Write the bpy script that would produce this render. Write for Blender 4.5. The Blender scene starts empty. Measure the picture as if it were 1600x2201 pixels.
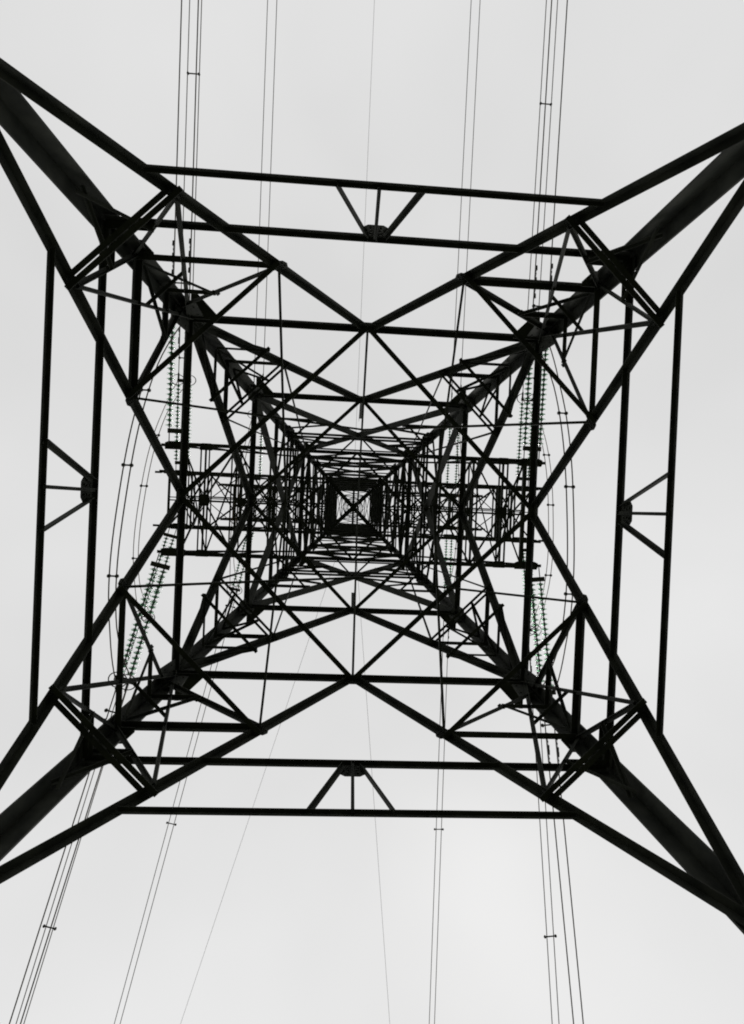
import bpy, bmesh, math, random
from mathutils import Vector as V, Matrix, Euler
random.seed(7)
SC = bpy.context.scene
COL = SC.collection
CAMH = 1.5                      # camera height above the ground
def P(x, y, z):                 # tower coordinates (x right, y up in the picture, z above the eye) -> world
    return V((-x, y, z + CAMH))

# ------------------------------------------------------------------ camera
cam = bpy.data.cameras.new('camera'); camo = bpy.data.objects.new('camera', cam); COL.objects.link(camo)
cam.sensor_fit = 'VERTICAL'; cam.sensor_height = 36.0; cam.lens = 981.0 / 2201.0 * 36.0
cam.clip_start = 0.05; cam.clip_end = 6000
def rotm(ax, ay, az):
    return Matrix.Rotation(az, 3, 'Z') @ Matrix.Rotation(ay, 3, 'Y') @ Matrix.Rotation(ax, 3, 'X')
M3 = rotm(-0.00529, -0.04652, -0.04264)
B3 = Matrix(((1,0,0),(0,1,0),(0,0,-1))) @ M3 @ Matrix(((-1,0,0),(0,1,0),(0,0,1)))
camo.matrix_world = Matrix.Translation(P(-0.1407, -0.0816, 0)) @ B3.transposed().to_4x4()
SC.camera = camo

# ------------------------------------------------------------------ overcast sky and sun
SUN_EL, SUN_AZ = math.radians(48), math.radians(200)
world = bpy.data.worlds.new('World'); SC.world = world; world.use_nodes = True
nt = world.node_tree; nt.nodes.clear()
def N(t, **kw):
    n = nt.nodes.new(t)
    for k, v in kw.items(): setattr(n, k, v)
    return n
sky = N('ShaderNodeTexSky', sky_type='NISHITA', sun_disc=False); sky.sun_elevation = SUN_EL; sky.sun_rotation = SUN_AZ
hs = N('ShaderNodeHueSaturation'); hs.inputs['Saturation'].default_value = 0.12
nt.links.new(sky.outputs[0], hs.inputs['Color'])
bg1 = N('ShaderNodeBackground'); bg1.inputs[1].default_value = 0.1; nt.links.new(hs.outputs[0], bg1.inputs[0])
tc = N('ShaderNodeTexCoord'); nz = N('ShaderNodeTexNoise'); nz.inputs['Scale'].default_value = 1.6; nz.inputs['Detail'].default_value = 3
nt.links.new(tc.outputs['Generated'], nz.inputs['Vector'])
cr = N('ShaderNodeValToRGB')
cr.color_ramp.elements[0].position = 0.28; cr.color_ramp.elements[0].color = (0.735, 0.734, 0.732, 1)
cr.color_ramp.elements[1].position = 0.7; cr.color_ramp.elements[1].color = (0.858, 0.857, 0.855, 1)
nt.links.new(nz.outputs[0], cr.inputs[0])
bg2 = N('ShaderNodeBackground'); nt.links.new(cr.outputs[0], bg2.inputs[0]); bg2.inputs[1].default_value = 1.0
mx = N('ShaderNodeMixShader'); mx.inputs[0].default_value = 0.9
nt.links.new(bg1.outputs[0], mx.inputs[1]); nt.links.new(bg2.outputs[0], mx.inputs[2])
out = N('ShaderNodeOutputWorld'); nt.links.new(mx.outputs[0], out.inputs[0])
sun = bpy.data.lights.new('sun', 'SUN'); sun.energy = 0.8; sun.angle = math.radians(14); sun.color = (1, 0.97, 0.93)
suno = bpy.data.objects.new('sun', sun); COL.objects.link(suno)
suno.rotation_euler = Euler((math.pi/2 - SUN_EL, 0, math.pi - SUN_AZ)); suno.location = (0, 0, 60)
vs = SC.view_settings; vs.view_transform = 'Standard'; vs.look = 'None'; vs.exposure = 0; vs.gamma = 1; vs.use_curve_mapping = False
SC.cycles.max_bounces = 6
SC.cycles.pixel_filter_type = 'BLACKMAN_HARRIS'; SC.cycles.filter_width = 1.9

# ------------------------------------------------------------------ materials
def mat(name, col, col2=None, rough=0.6, metal=0.0, scale=6.0, bump=0.0, trans=0.0, ior=1.5, spec=0.5):
    m = bpy.data.materials.new(name); m.use_nodes = True; t = m.node_tree
    b = t.nodes['Principled BSDF']; b.inputs['Roughness'].default_value = rough; b.inputs['Metallic'].default_value = metal
    b.inputs['Base Color'].default_value = (*col, 1)
    b.inputs['Specular IOR Level'].default_value = spec
    if trans: b.inputs['Transmission Weight'].default_value = trans; b.inputs['IOR'].default_value = ior
    if col2:
        c = t.nodes.new('ShaderNodeNewGeometry'); n = t.nodes.new('ShaderNodeTexNoise')
        n.inputs['Scale'].default_value = scale; n.inputs['Detail'].default_value = 6
        r = t.nodes.new('ShaderNodeValToRGB'); r.color_ramp.elements[0].position = .35; r.color_ramp.elements[1].position = .7
        r.color_ramp.elements[0].color = (*col, 1); r.color_ramp.elements[1].color = (*col2, 1)
        t.links.new(c.outputs['Position'], n.inputs['Vector']); t.links.new(n.outputs[0], r.inputs[0]); t.links.new(r.outputs[0], b.inputs['Base Color'])
        if bump:
            bp = t.nodes.new('ShaderNodeBump'); bp.inputs['Strength'].default_value = bump
            t.links.new(n.outputs[0], bp.inputs['Height']); t.links.new(bp.outputs[0], b.inputs['Normal'])
    return m
STEEL = mat('weathered_dark_steel', (0.013, 0.015, 0.012), (0.038, 0.041, 0.033), 0.72, 0.0, 5.0, spec=0.22)
CONC = mat('concrete', (0.3, 0.29, 0.27), (0.4, 0.39, 0.37), 0.9, 0, 9, 0.2)
WIRE = mat('aged_aluminium_conductor', (0.06, 0.05, 0.04), (0.10, 0.08, 0.06), 0.5, 0.2, 3)
JUMP = mat('brown_weathered_conductor', (0.13, 0.075, 0.035), (0.17, 0.10, 0.05), 0.5, 0.2, 3)
FIT = mat('dark_forged_fitting', (0.03, 0.03, 0.03), (0.05, 0.05, 0.048), 0.5, 0.3, 20)
GLASS = mat('green_toughened_glass', (0.08, 0.28, 0.14), (0.24, 0.56, 0.33), 0.22, 0.0, 2.2, 0, 0.72, 1.3)
GROUND = mat('rough_grass_ground', (0.035, 0.06, 0.02), (0.10, 0.085, 0.05), 0.95, 0, 0.9, 0.4)

# ------------------------------------------------------------------ helpers
def tag(o, label, cat, group=None):
    o['label'] = label; o['category'] = cat
    if group: o['group'] = group
def link(name, me, m, parent, mw=None):
    o = bpy.data.objects.new(name, me); COL.objects.link(o)
    if m and not me.materials: me.materials.append(m)
    if parent: o.parent = parent
    if mw is not None: o.matrix_local = mw
    return o
def empty(name, loc):
    o = bpy.data.objects.new(name, None); COL.objects.link(o); o.location = loc; o.empty_display_size = .3
    return o
def prism(name, pts):
    """unit-length extrusion along z of a closed 2D profile"""
    n = len(pts); v = [(x, y, 0) for x, y in pts] + [(x, y, 1) for x, y in pts]
    f = [tuple(range(n))[::-1], tuple(range(n, 2*n))] + [(i, (i+1) % n, n+(i+1) % n, n+i) for i in range(n)]
    me = bpy.data.meshes.new(name); me.from_pydata(v, [], f); me.update(); return me
MESH = {}
def angle_mesh(kind, w, t):
    k = (kind, round(w, 4), round(t, 4))
    if k not in MESH:
        if kind == 'brace':      # one flange in the face, the other turned inwards
            h = w/2; pts = [(-h, h), (h, h), (h, -h), (h-t, -h), (h-t, h-t), (-h, h-t)][::-1]
        elif kind == 'leg':
            o = -w*.36; pts = [(o, o), (w+o, o), (w+o, t+o), (t+o, t+o), (t+o, w+o), (o, w+o)]
        elif kind == 'flat':
            pts = [(-w/2, -t/2), (w/2, -t/2), (w/2, t/2), (-w/2, t/2)]
        else:                    # round rod
            pts = [(w/2*math.cos(a*math.pi/4), w/2*math.sin(a*math.pi/4)) for a in range(8)]
        me = prism('angle', pts); me.materials.append(STEEL); MESH[k] = me
    return MESH[k]
CNT = [0]
def bar(name, p0, p1, w, n, parent, t=None, off=0.0, kind='brace', ext=0.0, flip=False):
    """p0, p1 in tower coordinates; n = outward direction (tower coordinates)"""
    a = P(*p0); b = P(*p1); n = V((-n[0], n[1], n[2]))
    d = b - a; L = d.length; d.normalize()
    a = a - d*ext; L += 2*ext
    n = n - d*n.dot(d)
    if n.length < 1e-4: n = d.orthogonal()
    n.normalize(); u = n.cross(d) if not flip else d.cross(n)
    CNT[0] += 1
    a = a + n*(off + 0.0007*(CNT[0] % 9))
    if flip: d = d
    m = Matrix((u, n, d*L)).transposed().to_4x4()
    if flip:   # keep right-handed: run the bar the other way
        a = a + d*L; m = Matrix((u, n, -d*L)).transposed().to_4x4()
    m.translation = a
    return link(name, angle_mesh(kind, w, t or max(.006, w*.1)), None, parent, m)
def legbar(p0, p1, w, sx, sy, parent, t=None):
    a = P(*p0); b = P(*p1); d = b-a; L = d.length; d.normalize()
    u = V((sx, 0, 0)); v = V((0, -sy, 0))          # world: tower x is flipped
    u = (u - d*u.dot(d)).normalized(); v = (v - d*v.dot(d)); v = (v - u*v.dot(u)).normalized()
    if u.cross(v).dot(d) < 0: u, v = v, u
    m = Matrix((u, v, d*L)).transposed().to_4x4(); m.translation = a
    return link('leg', angle_mesh('leg', w, t or w*.11), None, parent, m)
PLATES = {}
def plate(name, c, u, n, pts, parent, th=0.012, bolts=(), off=0.012, key=None):
    """flat gusset with bolt heads; c in tower coords; u = in-plane x axis, n = outward"""
    c = P(*c); u = V((-u[0], u[1], u[2])); n = V((-n[0], n[1], n[2])).normalized()
    u = (u - n*u.dot(n)).normalized(); v = n.cross(u)
    me = PLATES.get(key)
    if me is None:
        bm = bmesh.new()
        lo = [bm.verts.new((x, y, -th/2)) for x, y in pts]; hi = [bm.verts.new((x, y, th/2)) for x, y in pts]
        k = len(pts); bm.faces.new(lo[::-1]); bm.faces.new(hi)
        for i in range(k): bm.faces.new((lo[i], lo[(i+1) % k], hi[(i+1) % k], hi[i]))
        for bx, by in bolts:
            for s in (1, -1):
                bmesh.ops.create_cone(bm, cap_ends=True, segments=6, radius1=.012, radius2=.012, depth=.018,
                                      matrix=Matrix.Translation((bx, by, s*(th/2+.009))))
        bmesh.ops.recalc_face_normals(bm, faces=bm.faces)
        me = bpy.data.meshes.new(name); bm.to_mesh(me); bm.free(); me.materials.append(STEEL)
        if key: PLATES[key] = me
    m = Matrix((u, v, n)).transposed().to_4x4(); m.translation = c + n*off
    return link(name, me, None, parent, m)
def tube_mesh(name, pts, r, seg=6, m=None):
    vs_, fs = [], []
    k = len(pts)
    for i, p in enumerate(pts):
        d = (pts[min(i+1, k-1)] - pts[max(i-1, 0)]).normalized()
        x = d.cross(V((0, 0, 1)));  x = x.normalized() if x.length > 1e-3 else V((1, 0, 0)); y = d.cross(x)
        for j in range(seg):
            a = 2*math.pi*j/seg; vs_.append(p + x*(r*math.cos(a)) + y*(r*math.sin(a)))
    for i in range(k-1):
        for j in range(seg):
            fs.append((i*seg+j, i*seg+(j+1) % seg, (i+1)*seg+(j+1) % seg, (i+1)*seg+j))
    fs.append(tuple(range(seg))[::-1]); fs.append(tuple((k-1)*seg+j for j in range(seg)))
    me = bpy.data.meshes.new(name); me.from_pydata(vs_, [], fs); me.update()
    for p in me.polygons: p.use_smooth = True
    if m: me.materials.append(m)
    return me

# ------------------------------------------------------------------ ground
bm = bmesh.new(); bmesh.ops.create_grid(bm, x_segments=24, y_segments=24, size=2500)
me = bpy.data.meshes.new('ground'); bm.to_mesh(me); bm.free()
g = link('ground', me, GROUND, None); g['kind'] = 'structure'

# ------------------------------------------------------------------ the tower
tower = empty('lattice_tower', (0, 0, 0))
tag(tower, 'tall dark steel lattice transmission tower, seen from below between its four legs', 'transmission tower')
Z4, Z5, Z6, ZP, ZA = 15.87, 22.2, 28.3, 33.0, 35.2
def W(z):
    if z <= Z4: return 6.87 - .2*z
    w4 = 6.87 - .2*Z4
    if z <= Z5: return w4 + (2.60 - w4)*(z-Z4)/(Z5-Z4)
    if z <= Z6: return 2.60 + (2.08-2.60)*(z-Z5)/(Z6-Z5)
    if z <= ZA: return 2.08 + (0.16-2.08)*(z-Z6)/(ZA-Z6)
    return .16
def F(k, x, z):                  # point on face k (0 top, 1 right, 2 bottom, 3 left in the picture); x along the face
    y = W(z)/2
    return [(x, y, z), (y, -x, z), (-x, -y, z), (-y, x, z)][k]
def NRM(k): return [(0, 1, .1), (1, 0, .1), (0, -1, .1), (-1, 0, .1)][k]
def FU(k): return [(1, 0, 0), (0, -1, 0), (-1, 0, 0), (0, 1, 0)][k]
def H(z): return W(z)/2
def lerp(a, b, t): return tuple(a[i] + (b[i]-a[i])*t for i in range(3))
ZB, ZL, Z0, Z1, Z2, Z3 = 2.55, 3.23, 5.08, 5.68, 7.11, 10.38
ZD2 = 4.63
def diag0(z): return .802*(Z2 - z)

# legs
segs = [(-1.45, ZB, .21), (ZB, Z2, .21), (Z2, Z3, .20), (Z3, 13.4, .18), (13.4, Z4, .17), (Z4, 18.4, .15), (18.4, Z5, .14), (Z5, 25.4, .13), (25.4, Z6, .12), (Z6, 31.5, .09), (31.5, ZA, .07)]
for sx in (1, -1):
    for sy in (1, -1):
        for a, b, w in segs:
            legbar((sx*H(a), sy*H(a), a), (sx*H(b), sy*H(b), b), w, sx, sy, tower)
        # splice cover plates lapped on the two flanges
        for z, w in ((Z2, .24), (Z3, .21), (13.4, .19), (Z4, .19), (Z5, .15)):
            c = (sx*(H(z)-w*.45), sy*H(z), z)
            for cc, uu, nn in ((c, (1, 0, 0), (0, sy, .1)), ((sx*H(z), sy*(H(z)-w*.45), z), (0, 1, 0), (sx, 0, .1))):
                h = .42
                plate('splice_plate', cc, uu, nn, [(-w/2, -h), (w/2, -h), (w/2, h), (-w/2, h)], tower,
                      bolts=[(bx*w*.25, by*h/4) for bx in (-1, 1) for by in (-3, -1, 1, 3)], off=.012, key=('sp', w))
        # concrete footing
        fb = bmesh.new(); bmesh.ops.create_cone(fb, cap_ends=True, segments=20, radius1=.75, radius2=.5, depth=.6)
        fm = bpy.data.meshes.new('footing'); fb.to_mesh(fm); fb.free()
        link('footing', fm, CONC, tower, Matrix.Translation(P(sx*(H(-1.5)-.02), sy*(H(-1.5)-.02), -1.3)))

def corner_plate(sx, sy, z, a):
    # horizontal triangular plate that ties both faces to the leg
    c = (sx*(H(z)-.02), sy*(H(z)-.02), z)
    pts = [(0, 0), (a, 0), (a, .06), (.06, a), (0, a)]
    u = (-sx, 0, 0); n = (0, 0, 1) if sx*sy > 0 else (0, 0, -1)
    plate('corner_plate', c, u, n, pts, tower, th=.014, bolts=[(a*.7, .04), (a*.45, .04), (.04, a*.7), (.04, a*.45)], off=-.03 if n[2] > 0 else .03, key=('corner', a))
for sx in (1, -1):
    for sy in (1, -1):
        for z, a in ((Z1, .20), (Z2, .42), (Z3, .40), (13.44, .2), (Z4, .34), (18.4, .22), (Z5, .25)): corner_plate(sx, sy, z, a)

def gusset(k, x, z, w, h, key, off=.012):
    q = [(-w, -h*.5), (-w*.6, -h), (w*.6, -h), (w, -h*.5), (w, h*.5), (w*.6, h), (-w*.6, h), (-w, h*.5)]
    bl = [(bx*w, by*h) for bx, by in ((-.7, 0), (-.35, 0), (.35, 0), (.7, 0), (-.4, -.55), (.4, -.55), (-.4, .55), (.4, .55))]
    plate('gusset_plate', F(k, x, z), FU(k), NRM(k), q, tower, bolts=bl, off=off, key=('g', w, h))

def hip(k, xa, z, w, name='hip_brace', double=False):
    """corner brace from face k (right side) to face k+1 (left side), horizontal at z"""
    a = F(k, xa, z); b = F((k+1) % 4, -xa, z)
    for i in ((0,) if not double else (-1, 1)):
        o = .055*i
        a2 = (a[0], a[1], a[2]); b2 = b
        if i:
            na, nb = F(k, xa-o*1.2, z), F((k+1) % 4, -xa+o*1.2, z); a2, b2 = na, nb
        bar(name, a2, b2, w, (0, 0, -1), tower, off=.012*(i+1))

for k in range(4):
    n = NRM(k); k1 = (k+1) % 4
    # ---- lowest visible panel
    for z, w, nm in ((ZB, .10, 'belt_strut'), (Z0, .057, 'belt_strut'), (Z2, .086, 'belt_strut'), (Z3, .098, 'belt_strut'), (Z4, .10, 'belt_strut')):
        bar(nm, F(k, -H(z), z), F(k, H(z), z), w, n, tower, off=-.004)
    gusset(k, 0, Z2-.04, .17, .12, 1); gusset(k, 0, Z3-.05, .24, .15, 1)
    gusset(k, 0, Z0-.085, .14, .075, 1, off=.03)
    # hanger V below the intermediate strut
    ZK = 4.36
    bar('belt_strut', F(k, -diag0(ZK), ZK), F(k, diag0(ZK), ZK), .045, n, tower, off=-.004)
    for s in (-1, 1): bar('hanger_brace', F(k, s*.10, Z0-.03), F(k, s*.42, ZK), .05, n, tower, off=-.014)
    bar('hanger_post', F(k, 0, Z0), F(k, 0, ZK), .036, n, tower, off=-.026)
    for s in (-1, 1):
        D = F(k, s*diag0(Z1), Z1); D2 = F(k, s*diag0(ZD2), ZD2)
        L1 = F(k, s*H(Z1), Z1); L2 = F(k, s*H(Z2), Z2); L2b = F(k, s*(H(6.75)-.06), 6.75)
        bar('main_brace', F(k, 0, Z2), F(k, s*H(ZL), ZL), .086, n, tower, off=-.016, flip=s < 0)
        bar('sub_strut', D, L1, .078, n, tower, off=-.028)
        bar('sub_brace', D, L2b, .06, n, tower, off=-.034)
        gusset(k, s*diag0(Z1), Z1, .10, .07, 2)
        Q = lerp(D, L2b, .62); zq = Q[2]
        bar('redundant_brace', Q, F(k, s*H(zq), zq), .058, n, tower, off=-.04)
        bar('redundant_brace', Q, F(k, s*(H(Z1)-.03), Z1+.05), .036, n, tower, off=-.05)
        gusset(k, (Q[0], -Q[1], -Q[0], Q[1])[k], zq, .06, .035, 3, off=-.02)
        bar('redundant_brace', D2, F(k, s*H(Z1), Z1-.05), .045, n, tower, off=-.042)
        bar('redundant_brace', D2, L2, .048, n, tower, off=-.055)
        Rp = lerp(D2, F(k, s*H(Z1), Z1-.05), .5)
        bar('redundant_brace', Rp, F(k, s*H(Rp[2]), Rp[2]), .05, n, tower, off=-.06)
        bar('redundant_brace', Rp, F(k, s*H(ZD2), ZD2), .04, n, tower, off=-.066)
        # inclined ties from the lower nodes up to the middle of the building's width
        x1 = diag0(Z1)
        mid = {0: (s*x1, 0, Z2), 1: (0, -s*x1, Z2), 2: (-s*x1, 0, Z2), 3: (0, s*x1, Z2)}[k]
        bar('tie_bar', D, mid, .03, (0, 0, -1), tower, off=.02)
        # ---- second panel
        A = F(k, s*1.48, 8.6)
        bar('main_brace', F(k, 0, Z3), L2, .11, n, tower, off=-.018, flip=s < 0)
        bar('sub_strut', A, F(k, s*H(8.6), 8.6), .062, n, tower, off=-.034)
        gusset(k, s*1.48, 8.6, .07, .05, 4)
        bar('redundant_brace', A, F(k, s*(H(Z4)-.1), Z4-.1), .034, n, tower, off=-.09)
        Bn = F(k, s*1.66, 8.0)
        bar('redundant_brace', Bn, F(k, s*(H(7.45)-.08), 7.45), .042, n, tower, off=-.05)
        bar('redundant_brace', Bn, F(k, s*(H(8.0)-.08), 8.0), .036, n, tower, off=-.06)
        # ---- crossed panel
        zx = 13.44
        bar('cross_brace', F(k, s*H(Z3), Z3), F(k, -s*H(Z4), Z4), .165, n, tower, off=-.02 if s > 0 else -.045, flip=s < 0)
        tq = .30; Q3 = lerp(F(k, s*H(Z3), Z3), F(k, -s*H(Z4), Z4), tq)
        bar('redundant_brace', Q3, F(k, s*H(Q3[2]), Q3[2]), .065, n, tower, off=-.06)
        bar('redundant_brace', lerp(F(k, s*H(Z3), Z3), F(k, -s*H(Z4), Z4), .36), F(k, s*H(12.9), 12.9), .05, n, tower, off=-.07)
        Q4 = lerp(F(k, s*H(Z4), Z4), F(k, -s*H(Z3), Z3), .27)
        bar('redundant_brace', Q4, F(k, s*H(Q4[2]), Q4[2]), .05, n, tower, off=-.06)
        bar('redundant_brace', Q4, F(k, s*H(13.8), 13.8), .055, n, tower, off=-.07)
    for zz, ww in ((13.3, .055), (13.65, .055), (12.1, .035), (14.6, .045), (15.25, .04)) if k % 2 else ((13.3, .055), (13.65, .055), (15.1, .04)): bar('belt_strut', F(k, -H(zz), zz), F(k, H(zz), zz), ww, n, tower, off=-.08)
    # ---- corner braces
    hip(k, diag0(Z1), Z1-.02, .062); hip(k, 2.39, 5.97, .048); hip(k, diag0(ZD2), ZD2-.02, .06, double=True)
    hip(k, 1.46, 8.6, .045, double=True); hip(k, 1.66, 8.0, .055)
    for (xa, zz, zl) in ((1.46, 8.6, 8.15), (1.46, 8.6, 8.95)):      # short ties between corner brace and leg
        for s in (-1, 1):
            kk = k if s > 0 else k1
            c = lerp(F(k, xa, zz), F(k1, -xa, zz), .28 if s > 0 else .72)
            bar('redundant_brace', c, F(kk, s*(H(zl)-.04), zl), .04, NRM(kk), tower, off=-.03)
    hip(k, 1.15, 11.9, .05); hip(k, 1.2, 14.6, .05)
    # ---- level diaphragms: diamonds through the mid-points and ties
    for z, w in ((Z2, .075), (Z3, .08), (Z4, .07), (13.5, .05)):
        bar('diaphragm_brace', F(k, 0, z), F(k1, 0, z), w, (0, 0, -1), tower, off=.02)
for k in (0, 2):
    bar('tie_bar', F(k, 0, Z2), (0, 0, 9.8), .036, (0, 0, -1), tower, off=.02)
    bar('tie_bar', F(k, 0, Z3), F(k, 0, 11.6), .075, NRM(k), tower, off=-.1)

# ---- upper cage
lev = [Z4, 16.85, 18.4, 20.6, Z5, 23.4, 24.6, 25.8, 27.0, Z6]
for i, (a, b) in enumerate(zip(lev[:-1], lev[1:])):
    for k in range(4):
        n = NRM(k); dense = a >= 20.5
        wd = .09 if not dense else (.085 if k % 2 == 0 else .07)*(1 if a < 25 else .85)
        bar('cage_strut', F(k, -H(b), b), F(k, H(b), b), .09 if b < 25 else .07, n, tower, off=-.004)
        if i == 0:
            for s in (-1, 1): bar('cage_brace', F(k, 0, a), F(k, s*H(b), b), .06, n, tower, off=-.02)
        else:
            for s in (-1, 1): bar('cage_brace', F(k, s*H(a), a), F(k, -s*H(b), b), wd, n, tower, off=-.02 if s > 0 else -.035, flip=s < 0)
        mids = (.5,) if i else ()
        for t in mids:
            zz = a + (b-a)*t
            bar('cage_rail', F(k, -H(zz), zz), F(k, H(zz), zz), .04 if not dense else (.07 if k % 2 == 0 else .05)*(1 if a < 25 else .8), n, tower, off=-.05)
        if not dense:
            for s in (-1, 1):
                for t in (.5,):
                    zz = a+(b-a)*t
                    bar('redundant_brace', F(k, s*H(zz), zz), F(k, s*H(zz)*.5, zz), .03, n, tower, off=-.06)
for z, w in ((18.4, .06), (Z5, .05), (Z6, .25)):
    for s in (-1, 1):
        bar('diaphragm_brace', (-H(z), -s*H(z), z), (H(z), s*H(z), z), w, (0, 0, -1), tower, off=.02+.02*s)
bar('diaphragm_tie', F(0, 0, Z6), F(2, 0, Z6), .13, (0, 0, -1), tower, off=.06)
# ---- peak
lev = [Z6, 30.2, 31.8, 33.3, ZA]
for a, b in zip(lev[:-1], lev[1:]):
    for k in range(4):
        n = NRM(k)
        if b < ZA: bar('peak_strut', F(k, -H(b), b), F(k, H(b), b), .042, n, tower)
        for s in (-1, 1): bar('peak_brace', F(k, s*H(a), a), F(k, -s*H(b), b), .036, n, tower, off=-.01*s)
for k in range(4): bar('peak_brace', F(k, 0, 30.2), F((k+1) % 4, 0, 30.2), .03, (0, 0, -1), tower)

# ------------------------------------------------------------------ cross-arms (parts of the tower)
ARMS = [  # z, tip x, string x, top chord height, stations
    dict(z=Z4, tip=6.45, sx=6.12, top=1.15, st=(2.95, 4.1, 5.15, 5.92)),
    dict(z=Z5, tip=9.3, sx=8.25, top=1.7, st=(2.6, 4.0, 5.4, 7.0, 7.75, 8.8)),
    dict(z=Z6, tip=8.1, sx=6.05, top=1.5, st=(2.2, 3.5, 4.8, 6.05, 7.3)),
]
for ai, A in enumerate(ARMS):
    z, tip, hb = A['z'], A['tip'], H(A['z'])
    cw = (.125, .14, .14)[ai]; tw = (.06, .075, .08)[ai]
    hbt = H(z+A['top']); g_ = (1.15, 1.5, 1.7)[ai]
    for s in (1, -1):
        x0 = hb
        for sy in (1, -1):
            n = (0, sy, .02)
            bar('crossarm_chord', (s*(x0-.02), sy*hb, z), (s*tip, sy*hb, z), cw, n, tower, off=.01)
            bar('crossarm_top_chord', (s*hbt, sy*hbt, z+A['top']), (s*(tip-.15), sy*(hb-.03), z+.12), tw, n, tower, off=-.012)
            # end plates and gussets
            for xc, w, h in ((A['sx'], .42, .14), (A['st'][2], .22, .12)):
                plate('crossarm_plate', (s*xc, sy*(hb-.03), z-.015), (1, 0, 0), (0, 0, -1), [(-w, -h), (w*.9, -h), (w, -h*.4), (w, h*.6), (w*.7, h), (-w*.7, h), (-w, h*.6)],
                      tower, bolts=[(bx*w, 0) for bx in (-.7, -.35, 0, .35, .7)], off=.02, key=('cp', w, h))
            plate('end_plate', (s*(tip+.06), sy*(hb-.03), z+.02), (1, 0, 0), (0, 0, -1), [(-.16, -.05), (.16, -.05), (.16, .05), (-.16, .05)], tower,
                  bolts=[(-.1, 0), (0, 0), (.1, 0)], off=.03, key='ep')
            prev = None
            for i, x in enumerate(A['st']):
                f = (x - hbt)/(tip-.15-hbt); zt = z + A['top'] + (.12-A['top'])*f; yt = hbt + (hb-.03-hbt)*f
                bar('crossarm_post', (s*x, sy*hb, z), (s*x, sy*yt, zt), .042*g_, n, tower, off=-.02)
                if prev: bar('crossarm_web', (s*prev[0], sy*prev[2], prev[1]), (s*x, sy*hb, z), .042*g_, n, tower, off=-.03)
                prev = (x, zt, yt)
        # cross beams, spine and plan bracing
        for i, x in enumerate(A['st']):
            big = i in (len(A['st'])-1,)
            w = .12 if big else .06*g_
            bar('crossarm_beam', (s*x, -hb, z), (s*x, hb, z), w, (0, 0, -1), tower, off=.02)
            if not big and i >= 1: bar('crossarm_beam', (s*(x+.16), -hb, z), (s*(x+.16), hb, z), .045*g_, (0, 0, -1), tower, off=.028)
        for o in (.0, .14):
            bar('crossarm_spine', (s*hb, o-.03, z), (s*A['st'][-1], o-.03, z), .06-.1*o, (0, 0, -1), tower, off=.035+o*.05)
        xs = [hb] + list(A['st'])
        for i, (xa, xb) in enumerate(zip(xs[:-1], xs[1:])):
            for sy in (1, -1):
                if i % 2 == 0: bar('crossarm_diagonal', (s*xa, sy*hb, z), (s*xb, 0, z), .05*g_, (0, 0, -1), tower, off=.045)
                else: bar('crossarm_diagonal', (s*xa, 0, z), (s*xb, sy*hb, z), .05*g_, (0, 0, -1), tower, off=.045)
        tp = []
        for x in A['st']:
            f = (x - hbt)/(tip-.15-hbt); tp.append((x, hbt + (hb-.03-hbt)*f, z + A['top'] + (.12-A['top'])*f))
        for i, (x, yt, zt) in enumerate(tp):
            if i < len(tp)-1:
                bar('crossarm_top_strut', (s*x, -yt, zt), (s*x, yt, zt), .042*g_, (0, 0, -1), tower, off=.02)
                x2, y2, z2_ = tp[i+1]; q = 1 if i % 2 else -1
                bar('crossarm_top_diagonal', (s*x, q*yt, zt), (s*x2, -q*y2, z2_), .04*g_, (0, 0, -1), tower, off=.03)
        bar('crossarm_top_diagonal', (s*hbt, hbt, z+A['top']), (s*tp[0][0], -tp[0][1], tp[0][2]), .042, (0, 0, -1), tower, off=.03)
        for i, (xa, xb) in enumerate(zip(xs[:-1], xs[1:])):
            for sy in (1, -1):
                if ai and i < len(xs)-2: bar('crossarm_diagonal', (s*xa, sy*hb*(i % 2), z), (s*xb, sy*hb*(1-i % 2), z), .04, (0, 0, -1), tower, off=.06)
        xs2 = A['st'][2]
        plate('crossarm_plate', (s*xs2, 0, z-.02), (1, 0, 0), (0, 0, -1), [(-.15, -.2), (.15, -.2), (.2, 0), (.15, .2), (-.15, .2), (-.2, 0)], tower,
              bolts=[(-.1, -.1), (.1, -.1), (.1, .1), (-.1, .1)], off=.03, key=('box', ai))

# ------------------------------------------------------------------ insulators, conductors, jumpers
def lathe(name, prof, m, seg=14):
    vs_, fs = [], []
    for r, h in prof:
        for j in range(seg):
            a = 2*math.pi*j/seg; vs_.append((r*math.cos(a), r*math.sin(a), h))
    for i in range(len(prof)-1):
        for j in range(seg):
            fs.append((i*seg+j, i*seg+(j+1) % seg, (i+1)*seg+(j+1) % seg, (i+1)*seg+j))
    fs.append(tuple(range(seg))[::-1]); fs.append(tuple((len(prof)-1)*seg+j for j in range(seg)))
    me = bpy.data.meshes.new(name); me.from_pydata(vs_, [], fs); me.update(); me.materials.append(m)
    for p in me.polygons: p.use_smooth = True
    return me
DISC = lathe('glass_disc', [(.035, .05), (.06, .042), (.105, .03), (.135, .008), (.135, -.004), (.128, -.012), (.10, .006), (.05, .012), (.035, .012)], GLASS)
ND, DP = 21, .172
L_LINK, L_STR = .55, ND*DP
ROD = None
def rod_mesh():
    prof = [(.018, 0), (.018, L_LINK)]
    for i in range(ND):
        h = L_LINK + i*DP
        prof += [(.022, h+.005), (.058, h+.015), (.062, h+.07), (.05, h+.10), (.025, h+.115), (.022, h+DP-.004)]
    prof += [(.018, L_LINK+L_STR+.15)]
    return lathe('string_rod', prof, FIT, 8)
ROD = rod_mesh()
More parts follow.
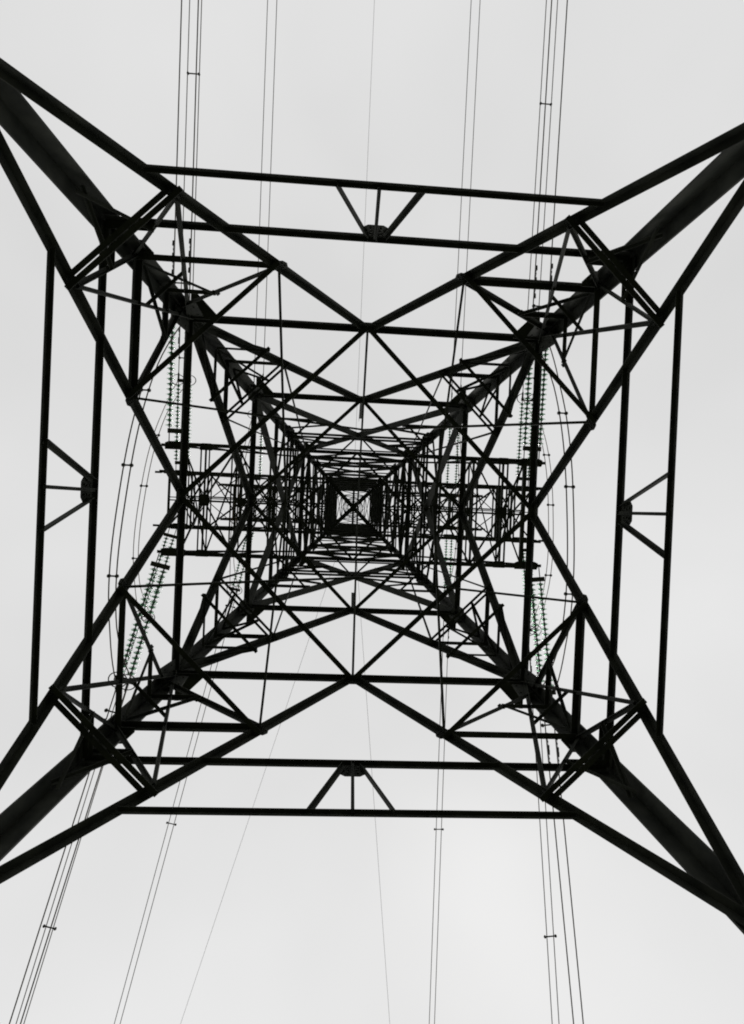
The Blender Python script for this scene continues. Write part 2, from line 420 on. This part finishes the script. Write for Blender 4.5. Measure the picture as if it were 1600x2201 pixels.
def torus(name, R, r, m, sx=1.0, seg=20):
    vs_, fs = [], []
    for i in range(seg):
        a = 2*math.pi*i/seg
        for j in range(6):
            b = 2*math.pi*j/6; q = R + r*math.cos(b); vs_.append((q*math.cos(a)*sx, q*math.sin(a), r*math.sin(b)))
    for i in range(seg):
        for j in range(6): fs.append((i*6+j, ((i+1) % seg)*6+j, ((i+1) % seg)*6+(j+1) % 6, i*6+(j+1) % 6))
    me = bpy.data.meshes.new(name); me.from_pydata(vs_, [], fs); me.update(); me.materials.append(m)
    for p in me.polygons: p.use_smooth = True
    return me
RING = torus('arcing_ring', .24, .017, FIT, 1.25)
def boxmesh(name, sx, sy, sz, m, bev=0.0):
    b = bmesh.new(); bmesh.ops.create_cube(b, size=1); bmesh.ops.scale(b, vec=(sx, sy, sz), verts=b.verts)
    if bev: bmesh.ops.bevel(b, geom=b.edges[:], offset=bev, segments=1, affect='EDGES')
    me = bpy.data.meshes.new(name); b.to_mesh(me); b.free(); me.materials.append(m); return me
YOKE = boxmesh('yoke_plate', .66, .03, .16, FIT, .008)
def damper_mesh():
    b = bmesh.new()
    for s in (-1, 1):
        bmesh.ops.create_cone(b, cap_ends=True, segments=10, radius1=.045, radius2=.035, depth=.15, matrix=Matrix.Translation((0, -.09, s*.2)))
    bmesh.ops.create_cone(b, cap_ends=True, segments=6, radius1=.01, radius2=.01, depth=.44, matrix=Matrix.Translation((0, -.09, 0)))
    bmesh.ops.create_cube(b, size=1, matrix=Matrix.Translation((0, -.045, 0)) @ Matrix.Diagonal((.03, .12, .05, 1)))
    me = bpy.data.meshes.new('vibration_damper'); b.to_mesh(me); b.free(); me.materials.append(FIT); return me
DAMP = damper_mesh()
def spacer_mesh(half):
    b = bmesh.new()
    bmesh.ops.create_cone(b, cap_ends=True, segments=8, radius1=.026, radius2=.026, depth=2*half, matrix=Matrix.Rotation(math.pi/2, 4, 'Y'))
    for s in (-1, 1): bmesh.ops.create_uvsphere(b, u_segments=10, v_segments=7, radius=.062, matrix=Matrix.Translation((s*half, 0, 0)))
    me = bpy.data.meshes.new('spacer'); b.to_mesh(me); b.free(); me.materials.append(FIT)
    for p in me.polygons: p.use_smooth = True
    return me
SP_WIDE = spacer_mesh(.25); SP_NAR = spacer_mesh(.115)

ANG = {  # bend of each line in plan (degrees away from the tower's own axis, + to picture right), slope
    (1, 1): [(.3, .03), (.3, .03), (0, .03)], (-1, 1): [(0, .03), (0, .03), (0, .03)],
    (1, -1): [(6.0, .10), (4.5, .08), (0, .04)], (-1, -1): [(-13, .10), (-13, .08), (-12, .06)]}
ARMN = ['lowest', 'middle', 'top']; SIDE = {1: 'right', -1: 'left'}; DIRN = {1: 'top', -1: 'bottom'}
ends = {}
for ai, A in enumerate(ARMS):
    z, hb = A['z'], H(A['z'])
    for s in (1, -1):
        for sy in (1, -1):
            ang, slope = ANG[(s, sy)][ai]
            d = P(math.sin(math.radians(ang)), sy*math.cos(math.radians(ang)), -slope) - P(0, 0, 0); d.normalize()
            lat = (P(1, 0, 0) - P(0, 0, 0)); lat = (lat - d*lat.dot(d)).normalized(); up = lat.cross(d)
            if up.z < 0: up = -up
            base = P(s*(A['sx'] + (.28 if sy < 0 and ai < 2 else 0)), sy*(hb+.02), z-.08)
            root = empty('insulator_set', base)
            tag(root, f'twin green glass insulator strings at the {SIDE[s]} end of the {ARMN[ai]} crossarm, toward picture {DIRN[sy]}', 'insulator', 'tension insulator sets on the crossarms')
            def fr(x, y, zz, pos):     # local frame relative to root
                m = Matrix((x, y, zz)).transposed().to_4x4(); m.translation = pos; return m
            right = up.cross(d)        # so that (right, up, d) is right-handed
            gap = .27 if sy > 0 else .16
            for q in (-1, 1):
                droop = 0
                rod = link('string_rod', ROD, None, root, fr(right, up, d, lat*(q*gap)))
                for i in range(ND):
                    m = Matrix.Translation((0, 0, L_LINK + i*DP + .06)) @ Matrix.Rotation(math.pi, 4, 'X')
                    link('glass_disc', DISC, None, rod, m)
                e = lat*(q*gap) + d*(L_LINK+L_STR+.25)
                link('arcing_ring', RING, None, root, fr(lat, d.cross(lat) if False else up, lat.cross(up), e - d*.12 + up*.02) if False else fr(right, d, right.cross(d), e - d*.1 - up*.10))
            link('yoke_plate', YOKE, None, root, fr(right, up, d, d*(L_LINK+L_STR+.14)))
            link('yoke_plate', YOKE, None, root, fr(right, up, d, d*(L_LINK-.12)))
            # twin conductor
            st = L_LINK+L_STR+.2
            broot = empty('twin_conductor', base + d*st)
            tag(broot, f'pair of bare wires leaving the {SIDE[s]} end of the {ARMN[ai]} crossarm toward picture {DIRN[sy]}', 'power line', 'overhead conductors')
            for q in (-1, 1):
                pts = []
                for i in range(41):
                    t = (i/40)**1.6*230
                    pts.append(lat*(q*gap) + d*t + V((0, 0, 1))*(slope*t*t/500*(1.0)))
                wire = link('wire', tube_mesh('wire', pts, (.021, .021, .021)[ai], 6, WIRE), None, broot)
                for dd in ((1.5, 2.05) if q < 0 else (1.6, 2.15)):
                    link('vibration_damper', DAMP, None, broot, fr(right, up, d, lat*(q*gap)+d*dd))
                link('clamp', boxmesh('clamp', .07, .09, .34, FIT, .015), None, broot, fr(right, up, d, lat*(q*gap)+d*.12))
            for t in (1.0, 14, 30, 46):
                link('spacer', SP_WIDE, None, broot, fr(right, up, d, d*t + V((0, 0, 1))*(slope*t*t/500)))
            ends[(ai, s, sy)] = (base + d*(st-.05), lat)
    for s in (1, -1):
        e0, l0 = ends[(ai, s, 1)]; e1, l1 = ends[(ai, s, -1)]
        root = empty('jumper_loop', (e0+e1)/2); org = (e0+e1)/2
        tag(root, f'slack pair of jumper wires looping under the {SIDE[s]} end of the {ARMN[ai]} crossarm', 'jumper cable', 'jumper loops under the crossarms')
        drop = (1.75, 2.1, 1.9)[ai]
        def jp(t, q):
            f = 1-abs(2*t-1)**2.6
            return e0.lerp(e1, t) - org + V((0, 0, -drop*f)) + l0*(q*(.27 - .165*min(1, f*1.6))) + V((-s*(.12)*f, 0, 0)) + V((0, 0, .0))
        for q in (-1, 1):
            link('jumper_wire', tube_mesh('jumper_wire', [jp(i/36, q) for i in range(37)], (.021, .017, .019)[ai], 6, JUMP if ai else WIRE), None, root)
        for t in ((.24, .43, .70), (.26, .46, .74), (.3, .5, .7))[ai]:
            c = (jp(t, -1)+jp(t, 1))/2
            link('spacer', SP_NAR, None, root, Matrix.Translation(c))

# earth wires from the peak
top = (0, 0, ZA)
for i, (ang, sy, slope, lab) in enumerate(((0, 1, .02, 'thin earth wire running from the tower peak toward picture top'),
                               (-16, -1, .05, 'thin earth wire slanting from the tower peak toward the lower left'),
                               (6.5, -1, .05, 'thin earth wire running from the tower peak toward picture bottom'))):
    d = P(math.sin(math.radians(ang)), sy*math.cos(math.radians(ang)), -slope)-P(0, 0, 0)
    o = link('earth_wire', tube_mesh('earth_wire', [d*((j/40)**1.6*230) + V((0, 0, slope*((j/40)**1.6*230)**2/600)) for j in range(41)], .012, 5, WIRE), None, None)
    o.location = P((i-1)*.02 if i else 0, 0, ZA-.02-.03*i); tag(o, lab, 'earth wire', 'earth wires')
